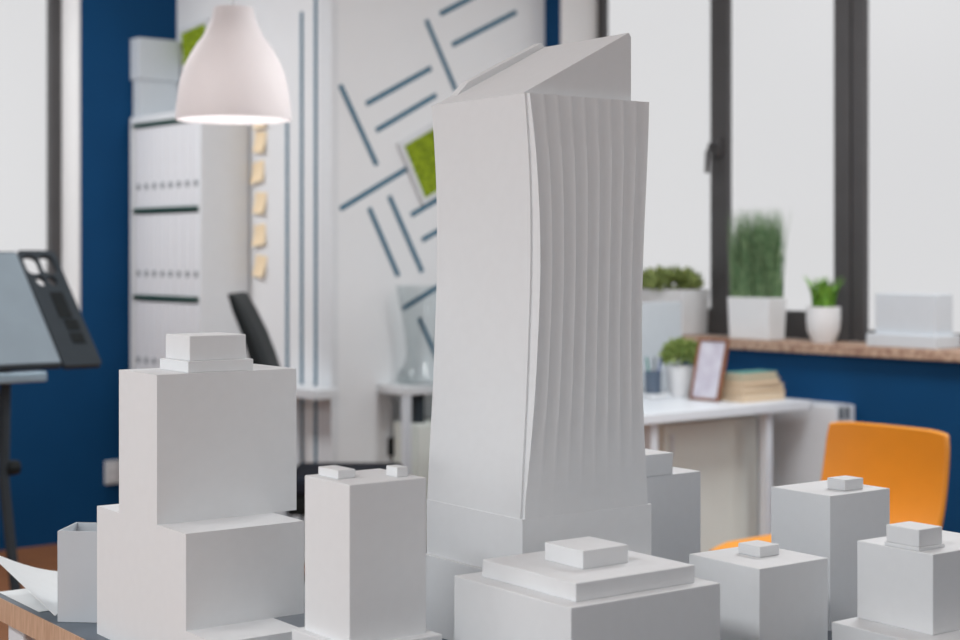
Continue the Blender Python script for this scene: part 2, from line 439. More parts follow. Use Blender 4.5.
obj('back_bracket', tube(NB(), [(-.27, 0, .60), (-.275, 0, .48), (-.21, 0, .405), (-.05, 0, .40)], .02), 'black', t, True)
bm = NB(); tube(bm, [(0, 0, .434), (0, 0, .09)], .028); obj('gas_column', bm, 'black', t, True)
for i in range(5):
    a = i*2*math.pi/5+.3
    leg = obj('foot_arm', tube(NB(), [(0, 0, .1), (.28*math.cos(a), .28*math.sin(a), .07)], [.025, .016]), 'black', t, True)
    wh = lathe([(0, -.012), (.026, -.012), (.028, 0), (.026, .012), (0, .012)], 18)
    bmesh.ops.rotate(wh, matrix=Matrix.Rotation(math.pi/2, 3, 'X'), verts=wh.verts)
    bmesh.ops.rotate(wh, matrix=Matrix.Rotation(a+1.57, 3, 'Z'), verts=wh.verts)
    bmesh.ops.translate(wh, vec=(.28*math.cos(a), .28*math.sin(a), .0285), verts=wh.verts)
    obj('castor', wh, 'black', leg, True)

# ---------------------------------------------------------------- small white desks at the wall block
ce = on_y(314, 398, YA-.14)
zc = .76
t = thing('console_table', 'narrow white console table along the striped wall behind the stepped building', 'table', (ce.x, YA, 0))
obj('tabletop', bx(-.42, 0, -.14, -.015, zc-.04, zc, .003), 'white', t)
for x in (-.39, -.30):
    for y in (-.12, -.04): obj('leg', bx(x-.02, x+.02, y-.02, y+.02, 0, zc-.04), 'white_metal', t)
y0 = on_x(377, 385, XC).y
t = thing('side_desk', 'small white desk against the patterned wall, carrying the glass vase', 'desk', (XC, y0, 0))
obj('desktop', bx(.004, .20, 0, .70, .725, .76, .003), 'white', t)
lx = .02
for yy in (lx, .68):
    for xx in (.18,): obj('leg', bx(xx-.015, xx+.015, yy-.015, yy+.015, 0, .725), 'white_metal', t)
yd = .04
dr = obj('drawer_unit', bx(.02, .17, yd+.03, .64, .08, .60, .004), 'cream', t)
obj('drawer_front', bx(.171, .183, yd+.035, .635, .345, .595, .003), 'cream', dr); obj('drawer_front', bx(.171, .183, yd+.035, .635, .085, .340, .003), 'cream', dr)
obj('mount_rail', bx(.05, .16, yd+.05, yd+.09, .60, .725), 'dgrey', t); obj('mount_rail', bx(.05, .16, .58, .62, .60, .725), 'dgrey', t)
pg = on_x(390.5, 446, XC)
t = thing('power_plug', 'black plug with its cable on the wall under the small desk', 'plug', (XC, pg.y, pg.z))
obj('plug_body', bx(.0005, .028, -.018, .018, -.04, .04, .006), 'black', t)
obj('cable', tube(NB(), [(.02, 0, .04), (.022, .004, .1), (.02, .012, .18), (.012, .0, .20)], .004), 'hole', t, True)
vk = on_x(421, 379, XC+.115)
pv = [(0, .0), (.085, .0), (.106, .006), (.106, .02), (.095, .05), (.07, .085), (.062, .13), (.068, .2), (.085, .30), (.104, .40), (.108, .415)]
t = tag(obj('glass_vase', lathe(pv+[(r-.004, z+.004) for r, z in pv[::-1] if r > .02]+[(0, .006)], 40), 'clear', None, True, loc=(XC+.115, vk.y, .7605)),
        'clear waisted glass vase on the small white desk left of the tower', 'vase')

# ---------------------------------------------------------------- desk under the window with what stands on it
dx = -3.85; dz = .76
y_end = 4.82; y_st = 3.70
t = thing('desk', 'white desk running to the window wall behind the orange chair', 'desk', (dx, y_end, 0))
obj('desktop', bx(-.62, 0, y_st-y_end, 0, dz-.035, dz, .003), 'white_metal', t)
for px in (654, 769):
    yy = on_x(px, 430, dx-.03).y-y_end
    for xx in (-.045, -.58): obj('leg', bx(xx-.018, xx+.018, yy-.018, yy+.018, 0, dz-.035, .003), 'white_metal', t)
cy0, cy1 = on_x(664, 450, dx-.15).y, on_x(758, 450, dx-.15).y
t = thing('pedestal_cabinet', 'cream cabinet standing under the white desk between its legs', 'cabinet', (dx-.15, cy0, 0))
obj('cabinet_body', bx(-.36, -.018, 0, cy1-cy0, .03, .70, .003), 'cream', t)
obj('door', bx(-.017, 0, .001, cy1-cy0-.001, .04, .695, .003), 'cream', t)
obj('handle', bx(.0, .012, .03, .04, .58, .66, .003), 'white_metal', t)
obj('foot_rail', bx(-.34, -.03, .02, cy1-cy0-.02, 0, .03), 'dgrey', t)
# screen at the rear of the desk
sy1 = on_x(682, 330, dx-.66).y
sz1 = on_x(660, 302, dx-.66).z
t = thing('desk_screen', 'pale grey divider panel at the back of the desk below the shrub planter', 'screen', (dx-.66, sy1, 0))
obj('panel', bx(-.028, 0, -1.2, 0, .60, sz1, .004), 'box', t)
for yy in (-1.1, -.12): obj('foot', bx(-.13, .03, yy-.02, yy+.02, 0, .60, .003), 'white_metal', t)
# radiator under the sill
ra = on_y(836, 405, 4.845)
t = thing('radiator', 'white wall radiator under the sill between desk end and orange chair', 'radiator', (ra.x, 4.845, 0))
zr_ = ra.z
obj('front_panel', bx(-1.1, 0, 0, .012, .12, zr_-.006, .003), 'white_metal', t)
obj('rear_panel', bx(-1.1, 0, .085, .1145, .12, zr_-.006, .003), 'white_metal', t)
obj('end_cap', bx(-.004, .0, .0125, .0845, .12, zr_, .001), 'white_metal', t)
bm = NB()
for i in range(50): box(bm, -1.09+i*.0215, -1.09+i*.0215+.012, .013, .084, zr_-.008, zr_)
obj('top_grille', bm, 'white_metal', t)
for k_ in range(2):
    yy = .03+.036*k_
    obj('end_opening', bx(.0002, .0025, yy-.012, yy+.012, zr_-.055, zr_-.012, .001), 'hole', t)
for x in (-1.0, -.08): obj('wall_foot', bx(x-.02, x+.02, .03, .07, 0, .12), 'white_metal', t)

# things on the desk
def blades(n, rx, ry, z0, h0, h1, wd, lean, seed, tipdrop=0, round_=False):
    random.seed(seed); bm = NB()
    for _ in range(n):
        while True:
            x, y = random.uniform(-rx, rx), random.uniform(-ry, ry)
            if not round_ or (x/rx)**2+(y/ry)**2 <= 1: break
        h = random.uniform(h0, h1); a = random.uniform(0, 6.28); l = random.uniform(0, lean)*h
        d = Vector((math.cos(a), math.sin(a), 0)); s = Vector((-d.y, d.x, 0))*wd*random.uniform(.7, 1.2)/2
        pts = [Vector((x, y, z0))+d*l*(q**1.7)+Vector((0, 0, h*q-tipdrop*h*q**3)) for q in (0, .35, .7, 1)]
        prev = None
        for i, p in enumerate(pts):
            f = (1, .95, .7, .12)[i]
            cur = (bm.verts.new(p-s*f), bm.verts.new(p+s*f))
            if prev: bm.faces.new((prev[0], prev[1], cur[1], cur[0]))
            prev = cur
    return bm
def leafball(n, rx, ry, rz, zc, size, seed, flat=.0):
    random.seed(seed); bm = NB()
    for _ in range(n):
        v = Vector((random.gauss(0, 1), random.gauss(0, 1), random.gauss(0, 1))).normalized()*random.uniform(.45, 1)**.6
        if v.z < -.35: v.z *= -.5
        lump = 1+.16*math.sin(5*v.x+seed)*math.cos(4*v.y)
        p = Vector((v.x*rx*lump, v.y*ry*lump, zc+v.z*rz*lump))
        u = (v+Vector((random.gauss(0, .6), random.gauss(0, .6), random.gauss(.3, .6)))).normalized()
        s = u.cross(Vector((random.gauss(0, 1), random.gauss(0, 1), random.gauss(0, 1)))).normalized()
        L = size*random.uniform(.7, 1.3); nn = u.cross(s)*L*.15
        a = [p, p+u*L*.45+s*L*.28+nn, p+u*L, p+u*L*.45-s*L*.28+nn]
        bm.faces.new([bm.verts.new(q) for q in a])
    return bm
def plane_pt(px, py, z=dz): return on_z(px, py, z)
kd = 1/F
# white round pot with bush
pp = at_t(680.5, 396.4, 6.2); tt = pp.xy.dot(DV)
t = thing('potted_bush', 'round green bush in a white tapered pot on the desk beside the photo frame', 'plant', (pp.x, pp.y, dz))
r1, r0, hp = 15*tt*kd, 11.5*tt*kd, 31*tt*kd
obj('pot', lathe([(0, .0005), (r0, .0005), (r1, hp), (r1-.006, hp), (r1-.008, hp-.012), (0, hp-.012)], 32), 'pot', t, True)
obj('soil', lathe([(0, hp-.011), (r1-.009, hp-.011), (0, hp-.006)], 20), 'soil', t)
obj('foliage', leafball(1100, 19*tt*kd, 19*tt*kd, 16*tt*kd, hp+9*tt*kd, .022, 4), 'bush', t)
# pen cup on tray
pc = plane_pt(653, 397); tt = pc.xy.dot(DV)
tag(obj('pen_tray', bx(-.085, .05, -.06, .05, .0005, .014, .004), 'white', None, loc=(pc.x, pc.y, dz)), 'small white tray under the pen cup at the desk edge by the tower', 'tray')
cpz = dz+.0145
bm = lathe([(0, 0), (.03, 0), (.033, .085), (.030, .085), (.027, .004), (0, .004)], 28)
tag(obj('pen_cup', bm, 'cup', None, True, loc=(pc.x, pc.y, cpz)), 'smoky grey pen cup on the white tray beside the tower', 'cup')
for i, (ax, ay, m_, lb) in enumerate(((.016, .022, 'pen', 'blue pen leaning right in the pen cup'), (-.018, -.012, 'pengreen', 'teal pen leaning left in the pen cup'), (-.004, .012, 'hole', 'grey pencil upright in the middle of the pen cup'))):
    o = obj('pen' if i < 2 else 'pencil', tube(NB(), [(ax*.3-.0, ay*.3, .006), (ax*1.1, ay*1.1, .13), (ax*1.18, ay*1.18, .142)], [.0045, .0045, .002]), m_, None, True, loc=(pc.x, pc.y, cpz))
    tag(o, lb, 'pen' if i < 2 else 'pencil')
# leaning photo frame
fr_ = plane_pt(717.5, 402.3); fwid = .148
fl_ = fr_-Vector((fwid, 0, 0)); fd = fr_-fl_
tt = fl_.xy.dot(DV)
fhgt = 63*tt*kd
t = thing('photo_frame', 'brown wooden photo frame leaning back on the desk between bush and books', 'frame', (fl_.x, fl_.y, dz), math.atan2(fd.y, fd.x))
tilt = Matrix.Rotation(math.radians(-14), 4, 'X')
sh = Matrix(((1, 0, .13, 0), (0, 1, 0, 0), (0, 0, 1, 0), (0, 0, 0, 1)))
rl = Matrix.Rotation(math.radians(7), 4, 'Y')
FM = Matrix.Translation((0, 0, .001)) @ tilt
bm = NB(); fwb = .011
for a in ((0, fwid, 0, fwb), (0, fwid, fhgt-fwb, fhgt), (0, fwb, fwb, fhgt-fwb), (fwid-fwb, fwid, fwb, fhgt-fwb)): box(bm, a[0], a[1], 0, .016, a[2], a[3], .002)
bmesh.ops.transform(bm, matrix=FM, verts=bm.verts); obj('frame_border', bm, 'brown', t)
bm = bx(fwb, fwid-fwb, .006, .010, fwb, fhgt-fwb); bmesh.ops.transform(bm, matrix=FM, verts=bm.verts); obj('photo_print', bm, 'photo', t)
bm = bx(fwid*.4, fwid*.6, .0, .004, 0, fhgt*.72); bmesh.ops.transform(bm, matrix=Matrix.Translation((.0, .095, .002)) @ Matrix.Rotation(math.radians(9), 4, 'X'), verts=bm.verts); obj('stand', bm, 'hole', t)
# books
bl = Vector((-3.934, fr_.y+.055, dz)); br = Vector((-3.934, on_x(786, 400, -3.934).y, dz))
bd = br-bl; bang = math.atan2(bd.y, bd.x); bL = bd.length
tt = bl.xy.dot(DV)
zz = dz+.0005
hts = [9.5, 7, 6.5, 6]
names = ['thick cream book at the bottom of the stack on the desk', 'cream book second from the bottom of the desk stack', 'cream book just under the teal one in the desk stack', 'teal covered book on top of the desk stack beside the photo frame']
ln = [bL, bL*.99, bL*.86, bL*.82]
for i in range(4):
    hb = hts[i]*tt*kd
    o = thing('book', names[i], 'book', (bl.x, bl.y, zz), bang+math.radians((0, 1.0, -1, .5)[i]), 'book stack on the desk')
    cm = 'teal' if i == 3 else 'tan'
    dpt = (.105, .102, .098, .095)[i]
    obj('page_block', bx(.004, ln[i]-.004, .003, dpt-.004, .002, hb-.002), 'pages', o)
    cv = NB(); box(cv, 0, ln[i], 0, dpt, 0, .002); box(cv, 0, ln[i], 0, dpt, hb-.002, hb); box(cv, 0, ln[i], dpt-.003, dpt, .002, hb-.002)
    obj('cover', cv, cm, o)
    zz += hb+.0003

# ---------------------------------------------------------------- things on the sill
def sill_box(name, label, cat, xl, xc, xr, front, ytop, inset):
    P = on_y(xc, 300, front); Lx = P.x-on_y(xl, 300, front).x; Ly = on_x(xr, 300, P.x).y-front
    return P, Lx, Ly, on_y(xc, ytop, front).z-SZ
P, Lx, Ly, hh = sill_box('p', '', '', 727, 769, 787, YW+.02, 298, 0)
t = thing('grass_planter', 'tall green grass in a square white planter on the sill before the window handle', 'plant', (P.x, P.y, SZ))
obj('pot', frustum(NB(), -Lx, 0, 0, Ly, .0005, hh, .006), 'pot', t)
obj('soil', bx(-Lx+.01, -.01, .01, Ly-.01, hh-.004, hh+.002), 'soil', t)
o = obj('grass_blades', blades(1100, Lx/2-.008, Ly/2-.004, hh, .20, .37, .0042, .2, 8), 'grass', t); o.location = (-Lx/2, Ly/2, 0)
P, Lx, Ly, hh = sill_box('p', '', '', 640, 683, 710, YW+.06, 290, 0)
Lx = .32
t = thing('shrub_planter', 'low leafy shrub in a white trough on the sill right of the tower', 'plant', (P.x, P.y, SZ))
obj('pot', frustum(NB(), -Lx, 0, 0, min(Ly, .19), .0005, hh, .008), 'pot', t)
obj('soil', bx(-Lx+.012, -.012, .012, min(Ly, .19)-.012, hh-.004, hh+.002), 'soil', t)
o = obj('foliage', leafball(1100, Lx/2-.0, min(Ly, .19)/2+.01, .05, 0, .035, 11), 'shrub', t); o.location = (-Lx/2, min(Ly, .19)/2, hh+.025)
pb = on_y(823.5, 342, YW+.07); tt = pb.xy.dot(DV)
t = thing('succulent_pot', 'small spiky green succulent in a rounded white pot on the sill', 'plant', (pb.x, pb.y, SZ))
u = tt*kd
obj('pot', lathe([(0, .0005), (11*u, .0005), (12*u, 3*u), (16*u, 12*u), (17*u, 24*u), (17*u, 36*u), (15.5*u, 36*u), (15*u, 32*u), (0, 32*u)], 36), 'pot', t, True)
obj('soil', lathe([(0, 32.5*u), (14.8*u, 32.5*u), (0, 34*u)], 20), 'soil', t)
obj('leaves', blades(80, 10*u, 10*u, 32*u, 24*u, 40*u, .016, .62, 3, .1, True), 'succ', t)
# grey box with a wider foot
P, Lx, Ly, hh = sill_box('p', '', '', 875, 935, 953, YW+.03, 294.5, 0)
t = thing('gift_box', 'pale grey box with a wider rim at its foot, right end of the sill', 'box', (P.x, P.y, SZ))
obj('box_body', bx(-Lx, 0, 0, Ly, .045, hh, .003), 'box', t)
obj('rim', bx(-Lx-.025, .02, -.02, Ly+.02, .0005, .048, .003), 'box', t)

# ---------------------------------------------------------------- orange chair
oc = (at_t(820, 300, 4.78)+at_t(946, 300, 4.46))/2
t = thing('orange_chair', 'orange moulded chair behind the white model buildings at the right', 'chair', (oc.x, oc.y, 0), 0)
hwid = .219
rows = []
for i in range(15):
    q = i/14.0
    z = .812-.327*q
    rows.append((z, -.0 + .03*(1-q)**1.2 - .055*q**3))
grid = []
for (z, yb) in rows:
    top = max(0, (z-.76)/.04)
    grid.append([((-1+2*j/12.0)*hwid*(1-.05*(1-(.80-z)/.36*1))*(1-.02*top), yb-.022*(((-1+2*j/12.0))**2)+.012, z-.006*max(0, abs(-1+2*j/12.0)-.75)*4*top) for j in range(13)])
bm = sheet(grid, .018)
ob = obj('backrest', bm, 'orange', t, True)
md = ob.modifiers.new('b', 'BEVEL'); md.width = .006; md.segments = 3; md.limit_method = 'ANGLE'
grid = []
for i in range(13):
    q = i/12.0
    grid.append([((-1+2*j/12.0)*(hwid*(1.0-.06*(q-.5)**2)), -.052-.44*q, .495-.012*(1-abs(2*q-1)**2)*(1-(-1+2*j/12.0)**2) - .025*max(0, q-.85)/.15*.6) for j in range(13)])
ob = obj('seat', sheet(grid, .018), 'orange', t, True)
for sx in (-1, 1):
    for y0_, y1_ in ((-.10, -.02), (-.36, -.42)):
        obj('leg', tube(NB(), [(sx*.15, y0_, .47), (sx*.19, y1_, 0.0)], [.013, .011]), 'white_metal', t, True)

# ---------------------------------------------------------------- drafting table at the left window
bt = 5.0
c1 = at_t(62, 362, bt)                       # lower corner of the sheet
c2 = on_y(17, 252, c1.y)                     # upper corner of the sheet
slope = math.atan2(c2.z-c1.z, c1.x-c2.x); L = math.hypot(c2.z-c1.z, c1.x-c2.x)
tw = on_x(101, 358, c1.x).y-c1.y             # width of the tool tray strip
t = thing('drafting_table', 'tilted drafting table with dark tool strip by the left window', 'drafting table', (c1.x, c1.y, 0))
BM = Matrix.Translation((0, 0, c1.z)) @ Matrix.Rotation(slope, 4, 'Y')    # local -x runs uphill
def tilted(name, bm, m, smooth=False, label=None, parent=None):
    bmesh.ops.transform(bm, matrix=BM, verts=bm.verts); return obj(name, bm, m, parent or t, smooth, None, label)
tilted('board', bx(-L-.005, .01, -1.0, -.002, -.022, -.002, .003), 'dgrey')
tilted('drawing_sheet', bx(-L+.004, 0, -.98, -.004, -.0015, .0005), 'board', label='pale drawing sheet on the board')
# tool strip with cup holes and slots
def ellipse(cx, cy, rx, ry, n=24): return [(cx+rx*math.cos(2*math.pi*i/n), cy+ry*math.sin(2*math.pi*i/n)) for i in range(n)]
def rrect(cx, cy, hx, hy, r=.008):
    pts = []
    for sx, sy, a0 in ((1, 1, 0), (-1, 1, 90), (-1, -1, 180), (1, -1, 270)):
        for k_ in range(5):
            a = math.radians(a0+k_*22.5); pts.append((cx+sx*(hx-r)+r*math.cos(a), cy+sy*(hy-r)+r*math.sin(a)))
    return pts
outline = rrect(-L/2+.005, tw/2, L/2+.012, tw/2-.001, .012)
holes = [rrect(-L+.058, .034, .043, .025, .022), rrect(-L+.058, .090, .043, .025, .022), ellipse(-L+.132, .042, .022, .016), ellipse(-L+.132, .082, .022, .016)]
cu = bpy.data.curves.new('strip', 'CURVE'); cu.dimensions = '2D'; cu.fill_mode = 'BOTH'; cu.extrude = .009
for pts in [outline]+holes:
    sp = cu.splines.new('POLY'); sp.points.add(len(pts)-1); sp.use_cyclic_u = True
    for pt, (x, y) in zip(sp.points, pts): pt.co = (x, y, 0, 1)
tmp = bpy.data.objects.new('strip', cu); C.objects.link(tmp)
me = bpy.data.meshes.new_from_object(tmp.evaluated_get(bpy.context.evaluated_depsgraph_get()))
bm = NB(); bm.from_mesh(me); bpy.data.objects.remove(tmp); bpy.data.curves.remove(cu); bpy.data.meshes.remove(me)
bmesh.ops.translate(bm, vec=(0, 0, -.008), verts=bm.verts)
tray = tilted('tool_strip', bm, 'dgrey')
for x, y, hx, hy in ((-L*.50, .075, .055, .022), (-L*.32, .085, .022, .022), (-L*.20, .085, .022, .022)):
    s_ = NB(); 
    box(s_, x-hx, x+hx, y-hy, y+hy, .0012, .004, .001); tilted('tool_slot', s_, 'black', parent=t)
bm = NB(); zb = on_x(20, 376, c1.x-.02).z
box(bm, -.05, -.0, -1.0, on_x(45, 376, c1.x-.02).y-c1.y, zb-.02, zb+.012, .006); obj('pencil_rail', bm, 'steel', t)
for yy in (-.14, -.86):
    lg = obj('leg', tube(NB(), [(-.10, yy, zb+.05), (-.115, yy+.0, .60), (-.09, yy+.05, .05)], .017), 'dgrey', t, True)
    obj('foot', bx(-.36, .16, yy+.025, yy+.07, 0, .045, .01), 'dgrey', t)
    obj('strut', tube(NB(), [(-.11, yy, .62), (-.27, yy, c1.z+.20)], .013), 'dgrey', t, True)
kb = lathe([(0, -.02), (.022, -.02), (.024, 0), (.022, .02), (0, .02)], 16)
bmesh.ops.rotate(kb, matrix=Matrix.Rotation(math.pi/2, 3, 'X'), verts=kb.verts)
bmesh.ops.translate(kb, vec=(-.11, -.115, .64), verts=kb.verts); obj('knob', kb, 'black', t, True)

# ---------------------------------------------------------------- model table
TA = Vector((-math.sin(AT), math.cos(AT)))           # along the table, away from the camera (lat, depth)
TB = Vector((math.cos(AT), math.sin(AT)))
TZ = .75
ecl, ecd = -.3*2.604, 2.604                          # a point of the table's left edge (picture left border)
def tw_(p2, z): return w(p2.x, p2.y, z)
p_edge = Vector((ecl, ecd))
far_pt = Vector((-.3*2.683, 2.683))
s_far = (far_pt-p_edge).dot(TA)
origin = p_edge + TA*(s_far)                         # far left corner of the top
cor = [Vector((-.81, 2.63)), Vector((1.15, 2.93)), Vector((1.15, 1.15)), None]
k_ = (cor[0].y-1.15)/TA.y; cor[3] = cor[0]-TA*k_
ctr = sum(cor, Vector((0, 0)))/4
t = thing('model_table', 'table with dark top and pale wood edge carrying the white model city', 'table', tw_(ctr, 0), 0)
def prism(pts, z0, z1):
    bm = NB(); c0_ = tw_(ctr, 0)
    lo = [bm.verts.new(tw_(p, z0)-c0_) for p in pts]; hi = [bm.verts.new(tw_(p, z1)-c0_) for p in pts]
    bm.faces.new(lo); bm.faces.new(hi[::-1]); n = len(pts)
    for i in range(n): bm.faces.new((lo[i], lo[(i+1) % n], hi[(i+1) % n], hi[i]))
    return bm
def shrink(d_): return [p+(ctr-p).normalized()*d_ for p in cor]
obj('tabletop', prism(shrink(.004), TZ-.012, TZ), 'slate', t)
obj('wood_edge', prism(cor, TZ-.037, TZ-.0004), 'tablewood', t)
for p in shrink(.10):
    q = tw_(p, 0)-tw_(ctr, 0)
    obj('leg', bx(q.x-.03, q.x+.03, q.y-.03, q.y+.03, 0, TZ-.037, .004), 'white_metal', t)

# ---------------------------------------------------------------- model buildings
def lat(px, t): return Vector(((px-480)/F*t, t))
def solve(P, D, px):
    "distance s along D from P at which the point stands over pixel column px"
    k_ = (px-480)/F
    return (k_*P.y-P.x)/(D.x-k_*D.y)
class Bld:
    "a model building: near vertical edge at column xc and depth t; local x towards the camera along -TA, local y along TB"
    def __init__(s, name, label, xc, t, group='white card model buildings on the table'):
        s.P = lat(xc, t); s.root = thing(name, label, 'model building', tw_(s.P, TZ), TROT, group)
    def dims(s, xl, xc, xr, b0=0.0):
        "x0, x1, y0, y1 of a block whose camera-left face lies at local y=b0"
        Q = s.P+TB*b0
        a = solve(Q, -TA, xc)
        R = Q-TA*a
        return (a-solve(R, TA, xl), a, b0, b0+solve(R, TB, xr))
    def zat(s, x, y, py):
        R = s.P-TA*x+TB*y
        return CAMZ+(HY-py)/F*R.y-TZ
    def block(s, name, d, z0, z1, bev=.0012):
        return obj(name, bx(d[0], d[1], d[2], d[3], z0, z1, bev), 'card', s.root)
# stepped building, left
b = Bld('stepped_building', 'large stepped white model building at the left with a two tier roof cap', 186, 2.10)
d = b.dims(97, 186, 304); z1 = b.zat(0, 0, 534); zq = b.zat(0, 0, 631); b.block('base_block', (d[0], 0, 0, d[3]), zq, z1, 0)
d2 = b.dims(119, 157, 296.5, 0); z2 = b.zat(d2[1], d2[2], 375); b.block('tower_block', d2, z1, z2, 0)
d3 = b.dims(159.5, 188, 253.5, .05); z3 = b.zat(d3[1], d3[2], 361.5); b.block('roof_step', d3, z2, z3)
d4 = b.dims(165.5, 189.5, 246, .056); z4 = b.zat(d4[1], d4[2], 336); b.block('roof_cap', d4, z3, z4)
zq = b.zat(0, 0, 631); b.block('lower_block', (d[0], .085, .0, solve(b.P-TA*.085, TB, 304.5)), 0, zq, 0)
# slim building
b = Bld('slim_building', 'slim white model building with two small roof blocks right of the stepped one', 349.5, 1.95)
d = b.dims(304.5, 349.5, 426.5); z1 = b.zat(0, 0, 485); b.block('main_block', d, 0, z1)
d2 = b.dims(318, 338, 355.5, .014); z2 = b.zat(d2[1], d2[2], 470.5); b.block('roof_block', d2, z1, z2)
d3 = b.dims(386, 397, 408, .083); z3 = b.zat(d3[1], d3[2], 467.5); b.block('roof_block', d3, z1, z3)
b.block('plinth', (d[0]-.012, .018, -.012, d[3]+.012), 0, b.zat(d[0]-.012, -.012, 628.5))
# front building
b = Bld('low_building', 'low broad white model building in front of the tower with stepped roof', 571, 1.85)
d = b.dims(454, 571, 720.5); z1 = b.zat(0, 0, 608); b.block('main_block', d, 0, z1)
d2 = b.dims(482, 576, 695, .024); z2 = b.zat(d2[1], d2[2], 583.5); b.block('roof_step', d2, z1, z2)
d3 = b.dims(544.5, 583, 628.5, .085); z3 = b.zat(d3[1], d3[2], 551); b.block('roof_cap', d3, z2, z3)
# small square building
b = Bld('small_building', 'small square white model building between the low one and the right edge group', 759.5, 2.1)
d = b.dims(689, 759.5, 828); z1 = b.zat(0, 0, 569); b.block('main_block', d, 0, z1)
d2 = b.dims(738, 760, 779.5, .058); z2 = b.zat(d2[1], d2[2], 547); b.block('roof_cap', d2, z1, z2)
# taller right building
b = Bld('tall_building', 'plain tall white model building in front of the orange chair back', 830, 2.35)
d = b.dims(771, 830, 890); z1 = b.zat(0, 0, 496); b.block('main_block', d, 0, z1)
d2 = b.dims(827, 845, 863.5, .055); z2 = b.zat(d2[1], d2[2], 480); b.block('roof_cap', d2, z1, z2)
# right edge building
b = Bld('tiered_building', 'tiered white model building cut by the right picture edge', 933, 2.05)
d = b.dims(857, 933, 1010); z1 = b.zat(0, 0, 554.5)
zb = b.zat(d[0], 0, 618)
b.block('main_block', d, zb, z1)
b.block('base_block', (d[0]-.005, .035, -.045, d[3]+.02), 0, zb)
d2 = b.dims(884, 919, 945, .002); b.block('roof_step', d2, z1, z1+.005)
d3 = b.dims(886, 919, 942.5, .003); z3 = b.zat(d3[1], d3[2], 530); b.block('roof_cap', d3, z1+.005, z3)
# building behind the tower
b = Bld('rear_building', 'white model building half hidden behind the tall tower on its right', 622, 2.60)
d = b.dims(575, 622, 701); z1 = b.zat(d[1], d[3], 471); b.block('main_block', d, 0, z1)
d2 = b.dims(600, 632, 673, .02); z2 = b.zat(d2[1], d2[3], 452.5); b.block('roof_cap', d2, z1, z2)

# ---- the tall tower
TT = 2.17
b = Bld('tower', 'tall white tower model with fluted concave front and slanting roof', 524, TT)
rt = b.root
def yoff(px): return solve(b.P, TB, px)              # local y reached at column px along the front edge (x = 0)
WA = -b.dims(430, 524, 640)[0]
zA = b.zat(0, 0, 519)                                # ledge over the base
zT = b.zat(0, .004, 93)                              # top of the shaft
prof = [(93, 525.5, 648), (120, 527.5, 647.3), (160, 530, 645.5), (220, 531.5, 642.5), (280, 531.2, 640.3), (340, 529, 639.8), (400, 527, 641), (450, 524.3, 643), (500, 521.8, 646), (519, 521.2, 647)]
prof = prof[::-1]
def interp(z, col):
    zs = [b.zat(0, 0, p[0]) for p in prof]
    if z <= zs[0]: return prof[0][col]
    for i in range(len(zs)-1):
        if z <= zs[i+1]:
            f = (z-zs[i])/(zs[i+1]-zs[i]); return prof[i][col]*(1-f)+prof[i+1][col]*f
    return prof[-1][col]
NZ = 40
zrow = [zA+(zT-zA)*i/NZ for i in range(NZ+1)]
def smoothed(fn):
    v = [fn(z) for z in zrow]
    for _ in range(6): v = [v[0]]+[(v[i-1]+2*v[i]+v[i+1])/4 for i in range(1, NZ)]+[v[-1]]
    return v
y0s = smoothed(lambda z: yoff(interp(z, 1)))
y1s = smoothed(lambda z: yoff(interp(z, 2)))
# shaft behind the fluted slab
bm = NB(); rows = []
XB = -.012                                           # front plane of the shaft, behind the slab
for z, y0, y1 in zip(zrow, y0s, y1s):
    rows.append([bm.verts.new(p) for p in ((-WA, y0, z), (XB+.010, y0, z), (XB+.010, y1-.004, z), (-WA, y1-.004, z))])
for A, B in zip(rows, rows[1:]):
    for i in range(4): bm.faces.new((A[i], A[(i+1) % 4], B[(i+1) % 4], B[i]))
bm.faces.new(rows[0]); bm.faces.new(rows[-1][::-1])
obj('shaft', bm, 'card', rt)
# fluted slab: bulges by tau at mid height, nine flutes fading to the foot
NF, SP = 9, 10
bm = NB(); front = []; back = []
for z, y0, y1 in zip(zrow, y0s, y1s):
    q = (z-zA)/(zT-zA)
    tau = .0012+.0125*max(0, math.sin(math.pi*min(1, max(0, (q-.04)/.98))))**.8
    amp = .0019*min(1, max(0, (q-.05)/.16))
    ya = y0+.0035; y1 = y1-.73*tau
    fr, bk = [], []
    for j in range(NF*SP+1):
        u_ = j/(NF*SP); ph = (u_*NF) % 1.0
        y = ya+(y1-ya)*u_
        dx_ = amp*(math.sin(math.pi*ph)**.7 if 0 < ph < 1 else 0)
        fr.append(bm.verts.new((tau-dx_+.002, y, z))); bk.append(bm.verts.new((-.0025, y, z)))
    front.append(fr); back.append(bk)
n_ = NF*SP+1
for i in range(NZ):
    for j in range(n_-1):
        bm.faces.new((front[i][j], front[i][j+1], front[i+1][j+1], front[i+1][j]))
        bm.faces.new((back[i][j], back[i+1][j], back[i+1][j+1], back[i][j+1]))
    bm.faces.new((front[i][0], front[i+1][0], back[i+1][0], back[i][0]))
    bm.faces.new((front[i][-1], back[i][-1], back[i+1][-1], front[i+1][-1]))
for i in (0, NZ):
    for j in range(n_-1):
        f_ = (front[i][j], front[i][j+1], back[i][j+1], back[i][j]); bm.faces.new(f_ if i else f_[::-1])
obj('fluted_front', bm, 'card', rt, True)
